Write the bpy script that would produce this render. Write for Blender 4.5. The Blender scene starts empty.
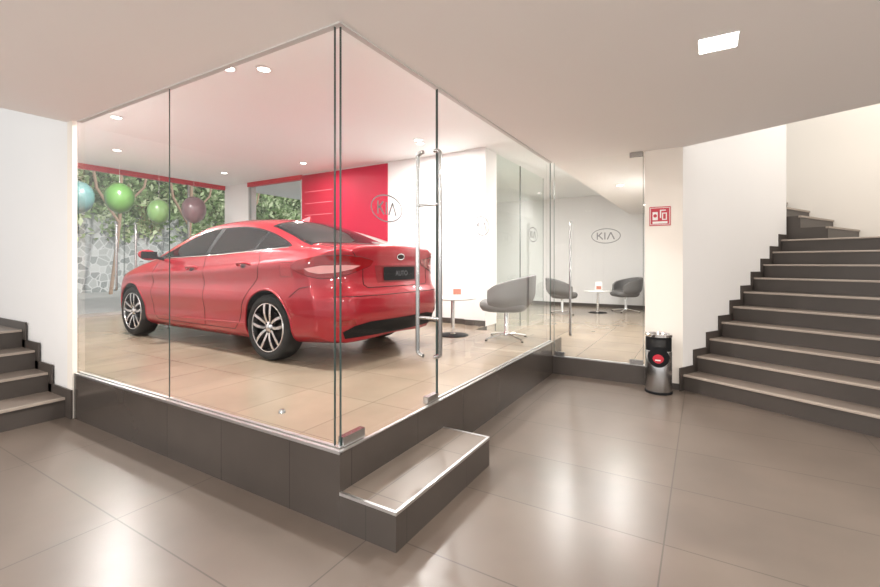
import bpy, bmesh, math, random
import numpy as np
from mathutils import Vector, Matrix
from mathutils.bvhtree import BVHTree
from mathutils.geometry import delaunay_2d_cdt
random.seed(3); np.random.seed(3)
S = bpy.context.scene
S.view_settings.view_transform = 'Standard'
COL = S.collection

# ------------------------------------------------------------------ materials
def mat(name, color, rough=0.5, metal=0.0, coat=0.0, emis=None, es=0.0, alpha=1.0, spec=0.5):
    m = bpy.data.materials.new(name); m.use_nodes = True
    b = m.node_tree.nodes['Principled BSDF']
    b.inputs['Base Color'].default_value = (*color, 1)
    b.inputs['Roughness'].default_value = rough
    b.inputs['Metallic'].default_value = metal
    b.inputs['Coat Weight'].default_value = coat
    b.inputs['Coat Roughness'].default_value = 0.03
    b.inputs['Specular IOR Level'].default_value = spec
    if emis:
        b.inputs['Emission Color'].default_value = (*emis, 1)
        b.inputs['Emission Strength'].default_value = es
        try: m.cycles.emission_sampling = 'NONE'
        except Exception: pass
    return m

def plaster(name, color, var=0.03):
    m = mat(name, color, 0.75, spec=0.2); nt = m.node_tree; b = nt.nodes['Principled BSDF']
    n = nt.nodes.new('ShaderNodeTexNoise'); n.inputs['Scale'].default_value = 0.8; n.inputs['Detail'].default_value = 3
    g = nt.nodes.new('ShaderNodeNewGeometry'); nt.links.new(g.outputs['Position'], n.inputs['Vector'])
    r = nt.nodes.new('ShaderNodeMix'); r.data_type = 'RGBA'
    r.inputs[6].default_value = (*[c*(1-var) for c in color], 1); r.inputs[7].default_value = (*[min(1, c*(1+var)) for c in color], 1)
    nt.links.new(n.outputs['Fac'], r.inputs[0]); nt.links.new(r.outputs[2], b.inputs['Base Color'])
    return m

def tile(name, top, side, size=(0.8, 0.8, 5.0), off=(0.13, 0.21, 0.3), rough=0.3, joint=0.55, jw=0.004, spec=0.5):
    m = mat(name, top, rough, spec=spec); nt = m.node_tree; N = nt.nodes; L = nt.links
    b = N['Principled BSDF']
    g = N.new('ShaderNodeNewGeometry')
    sp = N.new('ShaderNodeSeparateXYZ'); L.new(g.outputs['Position'], sp.inputs[0])
    sn = N.new('ShaderNodeSeparateXYZ'); L.new(g.outputs['Normal'], sn.inputs[0])
    def M(op, a, bb=None):
        x = N.new('ShaderNodeMath'); x.operation = op
        for i, v in enumerate((a, bb)):
            if v is None: continue
            if isinstance(v, (int, float)): x.inputs[i].default_value = v
            else: L.new(v, x.inputs[i])
        return x.outputs[0]
    tot = None; cells = []
    for i in range(3):
        q = M('ADD', M('DIVIDE', sp.outputs[i], size[i]), off[i]+50)
        cells.append(M('FLOOR', q))
        d = M('ABSOLUTE', M('SUBTRACT', M('FRACT', q), 0.5))
        ln = M('GREATER_THAN', d, 0.5-jw/size[i])
        ok = M('LESS_THAN', M('ABSOLUTE', sn.outputs[i]), 0.5)
        v = M('MULTIPLY', ln, ok)
        tot = v if tot is None else M('MAXIMUM', tot, v)
    wn = N.new('ShaderNodeTexWhiteNoise'); wn.noise_dimensions = '3D'
    cb = N.new('ShaderNodeCombineXYZ')
    for i in range(3): L.new(cells[i], cb.inputs[i])
    L.new(cb.outputs[0], wn.inputs['Vector'])
    n1 = N.new('ShaderNodeTexNoise'); n1.inputs['Scale'].default_value = 1.7; n1.inputs['Detail'].default_value = 3; n1.inputs['Roughness'].default_value = 0.55
    L.new(g.outputs['Position'], n1.inputs['Vector'])
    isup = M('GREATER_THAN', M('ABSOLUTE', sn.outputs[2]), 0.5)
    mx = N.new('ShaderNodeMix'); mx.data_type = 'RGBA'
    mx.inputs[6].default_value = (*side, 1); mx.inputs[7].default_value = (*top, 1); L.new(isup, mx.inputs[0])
    fac = M('ADD', M('MULTIPLY', n1.outputs['Fac'], 0.60), M('MULTIPLY', wn.outputs['Value'], 0.08))
    fac = M('ADD', fac, 0.66)
    fac = M('MULTIPLY', fac, M('SUBTRACT', 1.0, M('MULTIPLY', tot, 1-joint)))
    vm = N.new('ShaderNodeVectorMath'); vm.operation = 'SCALE'
    L.new(mx.outputs[2], vm.inputs[0]); L.new(fac, vm.inputs['Scale']); L.new(vm.outputs[0], b.inputs['Base Color'])
    b.inputs['Roughness'].default_value = rough
    return m

def glassmat(name, tint=(0.975, 0.985, 0.98), base=0.018, refl=(1, 1, 1)):
    m = bpy.data.materials.new(name); m.use_nodes = True; nt = m.node_tree; N = nt.nodes; L = nt.links
    for n in list(N): N.remove(n)
    o = N.new('ShaderNodeOutputMaterial'); t = N.new('ShaderNodeBsdfTransparent'); g = N.new('ShaderNodeBsdfGlossy')
    g.inputs['Roughness'].default_value = 0.0; g.inputs['Color'].default_value = (*refl, 1)
    t.inputs['Color'].default_value = (*tint, 1)
    lw = N.new('ShaderNodeLayerWeight'); lw.inputs['Blend'].default_value = 0.5
    p = N.new('ShaderNodeMath'); p.operation = 'POWER'; p.inputs[1].default_value = 5; L.new(lw.outputs['Facing'], p.inputs[0])
    q = N.new('ShaderNodeMath'); q.operation = 'MULTIPLY_ADD'; q.inputs[1].default_value = 0.7; q.inputs[2].default_value = base; L.new(p.outputs[0], q.inputs[0])
    mx = N.new('ShaderNodeMixShader'); L.new(q.outputs[0], mx.inputs[0]); L.new(t.outputs[0], mx.inputs[1]); L.new(g.outputs[0], mx.inputs[2])
    L.new(mx.outputs[0], o.inputs[0])
    return m

M_wall = plaster('wall_white', (0.80, 0.79, 0.78))
M_wallwarm = plaster('wall_warm', (0.83, 0.78, 0.71))
M_ceil = plaster('ceiling_white', (0.90, 0.875, 0.86), 0.012)
M_ceil2 = plaster('ceiling_showroom', (0.87, 0.89, 0.89), 0.01)
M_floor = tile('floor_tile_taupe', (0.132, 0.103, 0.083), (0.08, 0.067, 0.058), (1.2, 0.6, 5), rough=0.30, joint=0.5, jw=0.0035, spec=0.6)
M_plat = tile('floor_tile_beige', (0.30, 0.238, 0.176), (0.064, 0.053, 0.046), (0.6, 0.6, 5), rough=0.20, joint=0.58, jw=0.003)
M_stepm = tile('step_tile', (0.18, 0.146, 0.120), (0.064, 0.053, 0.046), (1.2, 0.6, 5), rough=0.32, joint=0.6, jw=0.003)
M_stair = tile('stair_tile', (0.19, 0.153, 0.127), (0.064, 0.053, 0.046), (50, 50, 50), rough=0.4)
M_dark = tile('tile_dark', (0.064, 0.053, 0.046), (0.064, 0.053, 0.046), (50, 50, 50), rough=0.4)
M_nose = mat('nosing_tile', (0.34, 0.285, 0.24), 0.4)
M_alu = mat('aluminium', (0.62, 0.62, 0.62), 0.35, 1.0)
M_steel = mat('stainless_steel', (0.45, 0.45, 0.45), 0.22, 1.0)
M_chrome = mat('chrome', (0.85, 0.85, 0.86), 0.08, 1.0)
M_glass = glassmat('clear_glass')
M_glassg = glassmat('green_glass', (0.88, 0.945, 0.92), 0.05)
M_edge = mat('glass_edge', (0.045, 0.07, 0.065), 0.35, spec=0.3)
M_black = mat('black_plastic', (0.012, 0.012, 0.013), 0.6, spec=0.15)
M_white = mat('white_gloss', (0.80, 0.79, 0.77), 0.35)
M_trimg = mat('trim_grey', (0.62, 0.61, 0.60), 0.5)
M_red = mat('red_panel', (0.46, 0.010, 0.045), 0.6, spec=0.3)
M_redsign = mat('red_sign', (0.50, 0.02, 0.04), 0.4)
M_lamp = mat('lamp_emit', (1, 1, 1), 0.5, emis=(1, 0.97, 0.92), es=12)
M_logo = mat('logo_vinyl', (0.22, 0.22, 0.22), 0.5)

# ------------------------------------------------------------------ helpers
def newobj(name, me, parent=None, mats=(), smooth=None):
    o = bpy.data.objects.new(name, me); COL.objects.link(o)
    for m in mats: me.materials.append(m)
    if smooth is not None:
        for p in me.polygons: p.use_smooth = True
        me.set_sharp_from_angle(angle=math.radians(smooth))
    if parent: o.parent = parent
    return o
def from_data(name, v, f, mats=(), parent=None, smooth=None):
    me = bpy.data.meshes.new(name); me.from_pydata([tuple(p) for p in v], [], f); me.update()
    return newobj(name, me, parent, mats, smooth)
def empty(name, loc=(0, 0, 0), rz=0, parent=None):
    o = bpy.data.objects.new(name, None); COL.objects.link(o); o.location = loc; o.rotation_euler = (0, 0, rz)
    o.empty_display_size = 0.1
    if parent: o.parent = parent
    return o
def boxdata(x0, x1, y0, y1, z0, z1):
    v = [(x0, y0, z0), (x1, y0, z0), (x1, y1, z0), (x0, y1, z0), (x0, y0, z1), (x1, y0, z1), (x1, y1, z1), (x0, y1, z1)]
    f = [(0, 3, 2, 1), (4, 5, 6, 7), (0, 1, 5, 4), (1, 2, 6, 5), (2, 3, 7, 6), (3, 0, 4, 7)]
    return v, f
def box(name, x0, x1, y0, y1, z0, z1, m, parent=None):
    v, f = boxdata(x0, x1, y0, y1, z0, z1)
    return from_data(name, v, f, [m], parent)
def boxes(name, lst, m, parent=None):
    V = []; F = []
    for b in lst:
        v, f = boxdata(*b); n = len(V); V += v; F += [tuple(i+n for i in q) for q in f]
    return from_data(name, V, F, [m], parent)
def prism(name, poly, z0, z1, m, parent=None):
    n = len(poly)
    A = sum(poly[i][0]*poly[(i+1) % n][1]-poly[(i+1) % n][0]*poly[i][1] for i in range(n))
    if A < 0: poly = poly[::-1]
    v = [(p[0], p[1], z0) for p in poly]+[(p[0], p[1], z1) for p in poly]
    f = [tuple(range(n))[::-1], tuple(range(n, 2*n))]+[(i, (i+1) % n, (i+1) % n+n, i+n) for i in range(n)]
    return from_data(name, v, f, [m], parent)
def extr(name, poly3, vec, m, parent=None):
    n = len(poly3); v = [Vector(p) for p in poly3]; v2 = [p+Vector(vec) for p in v]
    f = [tuple(range(n))[::-1], tuple(range(n, 2*n))]+[(i, (i+1) % n, (i+1) % n+n, i+n) for i in range(n)]
    o = from_data(name, v+v2, f, [m], parent)
    b = bmesh.new(); b.from_mesh(o.data); bmesh.ops.recalc_face_normals(b, faces=b.faces); b.to_mesh(o.data); b.free()
    return o
def lathe(name, prof, m, loc=(0, 0, 0), seg=48, parent=None, smooth=40, axis='Z'):
    V = []; F = []; n = len(prof)
    for i in range(seg):
        a = 2*math.pi*i/seg
        for r, z in prof:
            p = (r*math.cos(a), r*math.sin(a), z)
            if axis == 'Y': p = (p[0], p[2], p[1])
            V.append((p[0]+loc[0], p[1]+loc[1], p[2]+loc[2]))
    for i in range(seg):
        j = (i+1) % seg
        for k in range(n-1): F.append((i*n+k, j*n+k, j*n+k+1, i*n+k+1))
    o = from_data(name, V, F, [m], parent)
    b = bmesh.new(); b.from_mesh(o.data); bmesh.ops.remove_doubles(b, verts=b.verts, dist=1e-5)
    bmesh.ops.recalc_face_normals(b, faces=b.faces); b.to_mesh(o.data); b.free()
    for p in o.data.polygons: p.use_smooth = True
    o.data.set_sharp_from_angle(angle=math.radians(smooth))
    return o
def tube(name, pts, r, m, parent=None, res=5):
    cu = bpy.data.curves.new(name, 'CURVE'); cu.dimensions = '3D'; cu.bevel_depth = r; cu.bevel_resolution = res; cu.use_fill_caps = True
    s = cu.splines.new('POLY'); s.points.add(len(pts)-1)
    for i, p in enumerate(pts): s.points[i].co = (*p, 1)
    s.use_smooth = True
    t = bpy.data.objects.new('tmp', cu); COL.objects.link(t)
    dg = bpy.context.evaluated_depsgraph_get(); me = bpy.data.meshes.new_from_object(t.evaluated_get(dg))
    bpy.data.objects.remove(t)
    me.materials.clear()
    return newobj(name, me, parent, [m], 50)
def textmesh(name, txt, size, m, mtx, parent=None, ext=0.001, off=0.0):
    cu = bpy.data.curves.new(name, 'FONT'); cu.body = txt; cu.size = size; cu.align_x = 'CENTER'; cu.align_y = 'CENTER'; cu.extrude = ext; cu.offset = off
    t = bpy.data.objects.new('tmp', cu); COL.objects.link(t)
    dg = bpy.context.evaluated_depsgraph_get(); me = bpy.data.meshes.new_from_object(t.evaluated_get(dg))
    bpy.data.objects.remove(t); me.materials.clear(); me.transform(mtx)
    return newobj(name, me, parent, [m])
def glass(name, a, b, z0, z1, m=None, parent=None, e=0.005, edges='lr', ew=0.004):
    m = m or M_glass
    a = Vector((a[0], a[1], 0)); b = Vector((b[0], b[1], 0)); d = (b-a).normalized(); nrm = Vector((-d.y, d.x, 0))*e
    V = [a+Vector((0, 0, z0)), b+Vector((0, 0, z0)), b+Vector((0, 0, z1)), a+Vector((0, 0, z1))]; F = [(0, 1, 2, 3)]; MI = [0]
    def bar(p, q, w):
        n = len(V)
        for s, t in ((-1, p), (1, p), (1, p+w), (-1, p+w)): V.append(t+nrm*s)
        for s, t in ((-1, q), (1, q), (1, q+w), (-1, q+w)): V.append(t+nrm*s)
        for f in [(0, 3, 2, 1), (4, 5, 6, 7), (0, 1, 5, 4), (1, 2, 6, 5), (2, 3, 7, 6), (3, 0, 4, 7)]:
            F.append(tuple(i+n for i in f)); MI.append(1)
    if 'l' in edges: bar(V[0].copy(), V[3].copy(), d*ew)
    if 'r' in edges: bar(V[1].copy(), V[2].copy(), -d*ew)
    me = bpy.data.meshes.new(name); me.from_pydata([tuple(v) for v in V], [], F)
    me.materials.append(m); me.materials.append(M_edge)
    for p, i in zip(me.polygons, MI): p.material_index = i
    return newobj(name, me, parent)

# ------------------------------------------------------------------ key dimensions
CX, CY = -1.519, 1.590          # outer corner of the raised showroom
PH = 0.377; SH = 0.18; CH = 2.49; CH2 = 2.99
YB = 5.89; XW = -9.05; YD = 5.137
P0 = Vector((-0.177, 5.137, 0)); D2 = Vector((0.448, 0.894, 0)); DS = Vector((0.894, -0.448, 0))

# ------------------------------------------------------------------ room shell
box('floor', -9.2, 7.0, -4.5, 11.8, -0.12, 0.0, M_floor)
pf = [(XW, CY+0.022), (-4.62, CY+0.022), (-4.62, CY), (CX, CY), (CX, 5.5), (-2.72, 5.5), (-2.72, YB), (XW, YB)]
prism('floor_showroom', pf, 0.0, PH, M_plat)
prism('floor_lounge', [(-6.0, YB), (-2.72, YB), (-2.72, 5.5), (CX, 5.5), (CX, YD), (-0.5, YD), (-0.5, 11.5), (-6.0, 11.5)], 0.0, 0.20, M_plat)
tr = empty('trim_1')
boxes('edge_strip', [(-4.5, CX, CY-0.004, CY+0.014, PH-0.012, PH+0.004), (CX-0.014, CX+0.004, CY, YD, PH-0.004, PH+0.003)], M_alu, tr)
boxes('glass_channel', [(-4.5, CX-0.02, CY+0.022, CY+0.042, PH, PH+0.010), (CX-0.042, CX-0.022, 2.56, YD, PH, PH+0.010)], M_alu, tr)

# entry step
st = empty('entry_step')
box('body', CX, -1.18, CY, 2.59, 0, SH, M_stepm, st)
boxes('edge_trim', [(CX, -1.176, CY-0.004, CY+0.012, SH-0.012, SH+0.003), (-1.192, -1.176, CY+0.012, 2.578, SH-0.012, SH+0.003), (CX, -1.176, 2.578, 2.594, SH-0.012, SH+0.003)], M_alu, st)

# ceilings
prism('ceiling', [(-4.62, -4.5), (-4.62, CY+0.02), (CX-0.02, CY+0.02), (CX-0.02, YD+0.02), (P0.x, YD+0.02), tuple((P0+DS*6.5).xy), (tuple((P0+DS*6.5).xy)[0], -4.5)], CH, CH+0.5, M_ceil)
box('ceiling_showroom', XW-0.2, CX-0.02, CY+0.02, 11.6, CH2, CH2+0.15, M_ceil2)
box('ceiling_corridor', CX-0.02, -0.4, YD+0.02, 11.6, CH, CH+0.5, M_ceil)
boxes('trim_2', [(-4.5, CX-0.014, CY+0.014, CY+0.05, CH-0.008, CH), (CX-0.05, CX-0.014, CY+0.05, YD, CH-0.008, CH)], M_trimg)

# walls
box('wall_left', XW-0.2, -4.62, CY, CY+0.022, 0, 5.6, M_wall)
box('wall_left_jamb', -4.62, -4.52, CY-0.012, CY+0.022, 0.0, 2.49, M_wallwarm)
box('wall_back_left', -6.6, -3.07, YB, YB+0.15, PH, CH2, M_wall)
box('wall_column', -9.05, -8.24, YB, YB+0.2, PH, CH2, M_wall)
box('wall_pillar', -3.07, -2.72, YB-0.05, YB+0.35, PH, CH2, M_wall)
box('wall_far', -6.2, -0.38, 11.5, 11.65, 0.0, CH2, M_wall)
box('wall_lounge_left', -6.2, -6.0, YB+0.15, 11.5, 0.0, CH2, M_wall)
box('wall_corridor', -0.50, -0.38, YD+0.30, 11.5, 0, CH, M_wall)
box('wall_sign', -0.53, P0.x, YD, YD+0.30, 0, CH, M_wallwarm)
# stairwell walls
def wallpr(name, t0, t1, s0, s1, z0, z1, m):
    q = [P0+D2*t0+DS*s0, P0+D2*t1+DS*s0, P0+D2*t1+DS*s1, P0+D2*t0+DS*s1]
    return prism(name, [tuple(p.xy) for p in q], z0, z1, m)
wallpr('wall_stair', 0.0, 2.52, -0.14, 0.0, 0, 5.6, M_wall)
wallpr('wall_landing', 3.75, 3.9, -2.5, 4.5, 0, 5.6, M_wallwarm)
wallpr('wall_stair_outer', -1.0, 3.75, 3.32, 3.45, 0, 5.6, M_wall)

# right staircase
stair = empty('staircase')
R_, T_ = 0.16, 0.26; NS = 10; WD = 3.3
prof = [(0, 0)]
for k in range(NS):
    prof += [(k*T_, (k+1)*R_), ((k+1)*T_ if k < NS-1 else 3.75, (k+1)*R_)]
prof += [(3.75, 0)]
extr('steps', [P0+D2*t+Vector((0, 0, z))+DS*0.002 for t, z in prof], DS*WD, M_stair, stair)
V = []; F = []
for k in range(NS):
    t = k*T_; z = (k+1)*R_
    q = [(t-0.015, z-0.016), (t+0.02, z-0.016), (t+0.02, z+0.003), (t-0.009, z+0.003), (t-0.015, z-0.003)]
    n = len(V); c = len(q)
    V += [P0+D2*a+Vector((0, 0, b))+DS*0.002 for a, b in q]+[P0+D2*a+Vector((0, 0, b))+DS*WD for a, b in q]
    F += [tuple(range(n, n+c))[::-1], tuple(range(n+c, n+2*c))]+[(n+i, n+(i+1) % c, n+(i+1) % c+c, n+i+c) for i in range(c)]
from_data('nosings', V, F, [M_nose], stair)
def skirt(name, items, vecfn, thick, parent):
    V = []; F = []
    for t0, t1, z0, z1 in items:
        n = len(V)
        for s in (0.001, thick):
            for a, b in ((t0, z0), (t1, z0), (t1, z1), (t0, z1)): V.append(vecfn(a, b, s))
        F += [tuple(i+n for i in q) for q in [(0, 3, 2, 1), (4, 5, 6, 7), (0, 1, 5, 4), (1, 2, 6, 5), (2, 3, 7, 6), (3, 0, 4, 7)]]
    o = from_data(name, V, F, [M_dark], parent)
    b = bmesh.new(); b.from_mesh(o.data); bmesh.ops.recalc_face_normals(b, faces=b.faces); b.to_mesh(o.data); b.free()
it = [(k*T_-0.07, (k+1)*T_ if k < NS-1 else 2.52, k*R_, (k+1)*R_+0.075) for k in range(NS)]
skirt('baseboard_stair', it, lambda t, z, s: P0+D2*t+DS*s+Vector((0, 0, z)), 0.012, None)
# upper flight leaving the landing to the left
up = empty('upper_staircase')
for k in range(4):
    s1 = 0.42-k*0.28
    q = [P0+D2*2.56+DS*(s1-0.28), P0+D2*3.74+DS*(s1-0.28), P0+D2*3.74+DS*s1, P0+D2*2.56+DS*s1]
    prism('step_%d' % (k+1), [tuple(p.xy) for p in q], 1.601, 1.6+R_*(k+1), M_stair, up)
    q = [P0+D2*2.55+DS*(s1-0.02), P0+D2*3.74+DS*(s1-0.02), P0+D2*3.74+DS*(s1+0.012), P0+D2*2.55+DS*(s1+0.012)]
    prism('nosing_%d' % (k+1), [tuple(p.xy) for p in q], 1.6+R_*(k+1)-0.022, 1.6+R_*(k+1)+0.003, M_nose, up)

# left staircase
sl = empty('staircase')
xs = [-4.62, -4.98, -5.28, -5.60, -8.9]; hs = [0.165, 0.33, 0.495, 0.66]
pr = [(xs[0], 0)]
for k in range(4): pr += [(xs[k], hs[k]), (xs[k+1], hs[k])]
pr += [(xs[-1], 0)]
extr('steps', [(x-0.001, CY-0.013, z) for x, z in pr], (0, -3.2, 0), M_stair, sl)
boxes('nosings', [(xs[k]-0.02, xs[k]+0.014, CY-3.2, CY-0.03, hs[k]-0.016, hs[k]+0.003) for k in range(4)], M_nose, sl)
it = [(xs[k]+(0.07 if k else 0.11), xs[k+1], (hs[k-1] if k else 0), hs[k]+0.075) for k in range(4)]
skirt('baseboard_left', it, lambda t, z, s: Vector((t, CY-0.012-s, z)), 0.014, None)

# door base (right)
box('floor_threshold', CX+0.004, -0.53, YD-0.004, YD+0.02, 0.0, 0.2, M_dark)
boxes('trim_3', [(CX+0.01, -0.535, YD-0.002, YD+0.03, 0.2, 0.212)], M_alu)
boxes('baseboard_sign', [(-0.53, P0.x, YD-0.012, YD, 0, 0.06)], M_dark)
boxes('baseboard_far', [(-6.0, -0.5, 11.488, 11.5, 0.2, 0.28)], M_dark)
boxes('baseboard_back', [(-6.6, -3.07, YB-0.012, YB, PH, PH+0.08), (-3.07, -2.72, YB-0.062, YB-0.05, PH, PH+0.08)], M_dark)

# ------------------------------------------------------------------ glass partitions
gl = empty('glass_partition')
yg = CY+0.032; xg = CX-0.032
glass('pane_1', (-4.515, yg), (-3.107, yg), PH+0.005, CH-0.003, parent=gl, edges='r', ew=0.003, e=0.003)
glass('pane_2', (-3.103, yg), (xg-0.030, yg), PH+0.005, CH-0.003, parent=gl, edges='r')
glass('pane_3', (xg, 2.556), (xg, YD), PH+0.005, CH-0.003, parent=gl)
gl2 = empty('glass_partition')
glass('pane_1', (-2.74, YB+0.35), (-2.74, 7.3), 0.2, CH2, M_glassg, gl2)
glass('pane_2', (-2.74, 7.32), (-2.74, 8.6), 0.2, CH2, M_glassg, gl2)

def handle(parent, base, nrm, z0, z1, off=0.07, r=0.014, hook=0.05):
    b = Vector(base); n = Vector(nrm)
    p = []
    for a in np.linspace(0, math.pi/2, 7): p.append(b+n*(off-hook*0.9*(1-math.sin(a)))+Vector((0, 0, z0-hook*math.cos(a)*0.6)))
    q = []
    for a in np.linspace(math.pi/2, 0, 7): q.append(b+n*(off-hook*0.9*(1-math.sin(a)))+Vector((0, 0, z1+hook*math.cos(a)*0.6)))
    tube('handle', p+q, r, M_steel, parent)
    for z in (z0+0.22, z1-0.32):
        tube('standoff', [b, b+n*off], r*0.7, M_steel, parent)
        parent.children[-1].location = (0, 0, z)
d1 = empty('door_1')
glass('pane', (xg, yg+0.004), (xg, 2.550), PH+0.012, CH-0.014, parent=d1, e=0.005)
boxes('patch_fittings', [(xg-0.018, xg+0.018, yg+0.01, yg+0.17, PH+0.006, PH+0.055), (xg-0.018, xg+0.018, 2.41, 2.545, PH+0.006, PH+0.05)], M_steel, d1)
handle(d1, (xg, 2.43, 0), (1, 0, 0), 0.72, 2.0, off=0.10)
handle(d1, (xg, 2.43, 0), (-1, 0, 0), 0.72, 2.0, off=0.075)
d2 = empty('door_2')
glass('pane', (CX+0.012, YD), (-0.545, YD), 0.215, CH-0.01, parent=d2)
boxes('patch_fittings', [(-1.50, -1.38, YD-0.018, YD+0.018, 0.214, 0.26), (-0.68, -0.55, YD-0.018, YD+0.018, 0.214, 0.26), (-0.68, -0.55, YD-0.018, YD+0.018, CH-0.05, CH-0.002)], M_steel, d2)
handle(d2, (-1.30, YD, 0), (0, -1, 0), 0.5, 1.74)

def logo(loc, along, up=(0, 0, 1), w=0.29):
    e = empty('logo_decal', loc)
    a = Vector(along); u = Vector(up)
    V = []; F = []; N = 64
    for i in range(N):
        t = 2*math.pi*i/N
        for s in (1.0, 0.93):
            V.append(a*(w/2*math.cos(t)*(s if s == 1 else 0.945))+u*(w*0.27*math.sin(t)*(s if s == 1 else 0.90)))
    for i in range(N):
        j = (i+1) % N; F.append((2*i, 2*i+1, 2*j+1, 2*j))
    from_data('ring', V, F, [M_logo], e)
    V = []; F = []
    def stroke(p, q, t=0.020):
        p = Vector(p); q = Vector(q); d = (q-p).normalized(); m_ = Vector((-d.y, d.x))*t/2
        n_ = len(V)
        for r_ in (p+m_, p-m_, q-m_, q+m_): V.append(a*(r_.x*w)+u*(r_.y*w))
        F.append((n_, n_+1, n_+2, n_+3))
    h = 0.125; t = 0.040
    stroke((-.29, -h), (-.29, h), t); stroke((-.27, -0.01), (-.13, h), t); stroke((-.24, 0.02), (-.10, -h), t)
    stroke((-.03, -h), (-.03, h), t)
    stroke((.05, -h), (.17, h), t); stroke((.17, h), (.29, -h), t)
    from_data('letters', V, F, [M_logo], e)
logo((xg+0.009, 1.995, 1.61), (0, 1, 0))
logo((xg+0.009, 3.24, 1.60), (0, 1, 0))
logo((xg+0.009, 4.50, 1.60), (0, 1, 0))
logo((-0.925, YD-0.009, 1.60), (1, 0, 0), w=0.31)

# ------------------------------------------------------------------ windows to the street
M_frame = mat('window_frame_red', (0.5, 0.02, 0.03), 0.4)
M_fr2 = mat('window_frame_grey', (0.55, 0.55, 0.54), 0.35, 0.6)
w1 = empty('window_1')
boxes('header', [(XW-0.06, XW+0.02, CY+0.07, YB, CH2-0.09, CH2)], M_frame, w1)
boxes('frame', [(XW-0.04, XW+0.01, CY+0.07, YB, PH, PH+0.05)]+[(XW-0.03, XW+0.01, y-0.012, y+0.012, PH+0.05, CH2-0.09) for y in (2.7, 5.1)], M_fr2, w1)
glass('pane_1', (XW-0.01, CY+0.08), (XW-0.01, 2.688), PH+0.05, CH2-0.09, parent=w1)
glass('pane_2', (XW-0.01, 5.112), (XW-0.01, YB-0.01), PH+0.05, CH2-0.09, parent=w1)
glass('door_leaf_1', (XW-0.01, 2.712), (XW-0.01, 3.93), PH+0.05, CH2-0.09, parent=w1)
glass('door_leaf_2', (XW-0.01, 3.94), (XW-0.01, 5.088), PH+0.05, CH2-0.09, parent=w1)
handle(w1, (XW-0.01, 3.78, 0), (1, 0, 0), 0.85, 2.0, r=0.022)
handle(w1, (XW-0.01, 4.09, 0), (1, 0, 0), 0.85, 2.0, r=0.022)
w2 = empty('window_2')
boxes('header', [(-8.24, -6.6, YB-0.02, YB+0.06, CH2-0.09, CH2)], M_frame, w2)
boxes('frame', [(-8.24, -6.6, YB, YB+0.05, PH, PH+0.05), (-8.24, -8.20, YB, YB+0.05, PH, CH2-0.09), (-6.64, -6.60, YB-0.001, YB+0.05, PH, CH2-0.09)], M_fr2, w2)
glass('pane_1', (-8.22, YB+0.02), (-6.62, YB+0.02), PH+0.05, CH2-0.09, parent=w2)

# red wall graphic panel
rp = empty('wall_graphic_panel', (0, 0, 0))
pts = [(-6.58, 2.97), (-4.54, 2.97), (-4.54, 1.66)]
for i in range(9):
    u = i/8; pts.append((-4.54-1.5*u, 1.66+0.28*math.sin(u*math.pi/2)))
pts += [(-6.58, 1.95)]
extr('panel', [(x, YB-0.001, z) for x, z in pts], (0, -0.02, 0), M_red, rp)
extr('side_panel', [(-6.58, YB-0.0215, 2.96), (-5.72, YB-0.0215, 2.96), (-5.72, YB-0.0215, 1.97), (-6.58, YB-0.0215, 1.97)], (0, -0.004, 0), mat('red_deep', (0.36, 0.01, 0.03), 0.6, spec=0.3), rp)
boxes('side_panel_lines', [(-6.5, -5.8, YB-0.0275, YB-0.026, z, z+0.008) for z in (2.2, 2.42, 2.64)]+[(-5.725, -5.715, YB-0.028, YB-0.0255, 1.97, 2.96)], mat('red_light', (0.75, 0.22, 0.25), 0.4), rp)

# ------------------------------------------------------------------ lamps
def arealight(name, loc, size, power, shape='DISK', color=(1, 0.97, 0.94), parent=None):
    l = bpy.data.lights.new(name, 'AREA'); l.shape = shape; l.size = size; l.energy = power; l.color = color
    o = bpy.data.objects.new(name, l); COL.objects.link(o); o.location = loc
    if parent: o.parent = parent
    return o
def downlight(x, y, h, power=0, r=0.05):
    e = empty('recessed_downlight', (x, y, h))
    lathe('trim_ring', [(r, -0.001), (r+0.022, -0.001), (r+0.024, -0.006), (r+0.002, -0.010), (r, -0.001)], M_white, parent=e, seg=32)
    lathe('bulb', [(0.0001, -0.006), (r*0.95, -0.004)], M_lamp, parent=e, seg=24)
    if power: arealight('beam', (0, 0, -0.03), 0.16, power, parent=e)
for x, y, pw in ((-3.53, 2.33, 0), (-3.28, 2.50, 78), (-5.83, 2.45, 78), (-7.52, 3.17, 70), (-3.42, 5.18, 66), (-3.35, 5.02, 0), (-5.79, 5.19, 24), (-7.7, 5.0, 0), (-2.15, 3.6, 50)):
    downlight(x, y, CH2, pw)
downlight(-1.09, 7.17, CH, 50); downlight(-1.0, 9.8, CH, 0); downlight(-2.0, 7.5, CH2, 70); downlight(-3.8, 8.5, CH2, 90); downlight(-2.1, 10.3, CH2, 0)
def panel(x, y, power, s=0.2, rz=0.0):
    e = empty('ceiling_light_panel', (x, y, CH), rz)
    boxes('frame', [(-s/2-0.006, s/2+0.006, -s/2-0.006, s/2+0.006, -0.004, -0.0005)], M_white, e)
    boxes('diffuser', [(-s/2, s/2, -s/2, s/2, -0.006, -0.004)], M_lamp, e)
    if power: arealight('beam', (0, 0, -0.03), s, power, 'SQUARE', (1, 0.94, 0.88), e)
panel(0.07, 2.81, 42, s=0.175)
panel(-0.9, -0.1, 30); panel(-3.3, -0.6, 40); panel(2.0, 0.5, 30); panel(-0.6, -2.4, 0)
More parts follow.
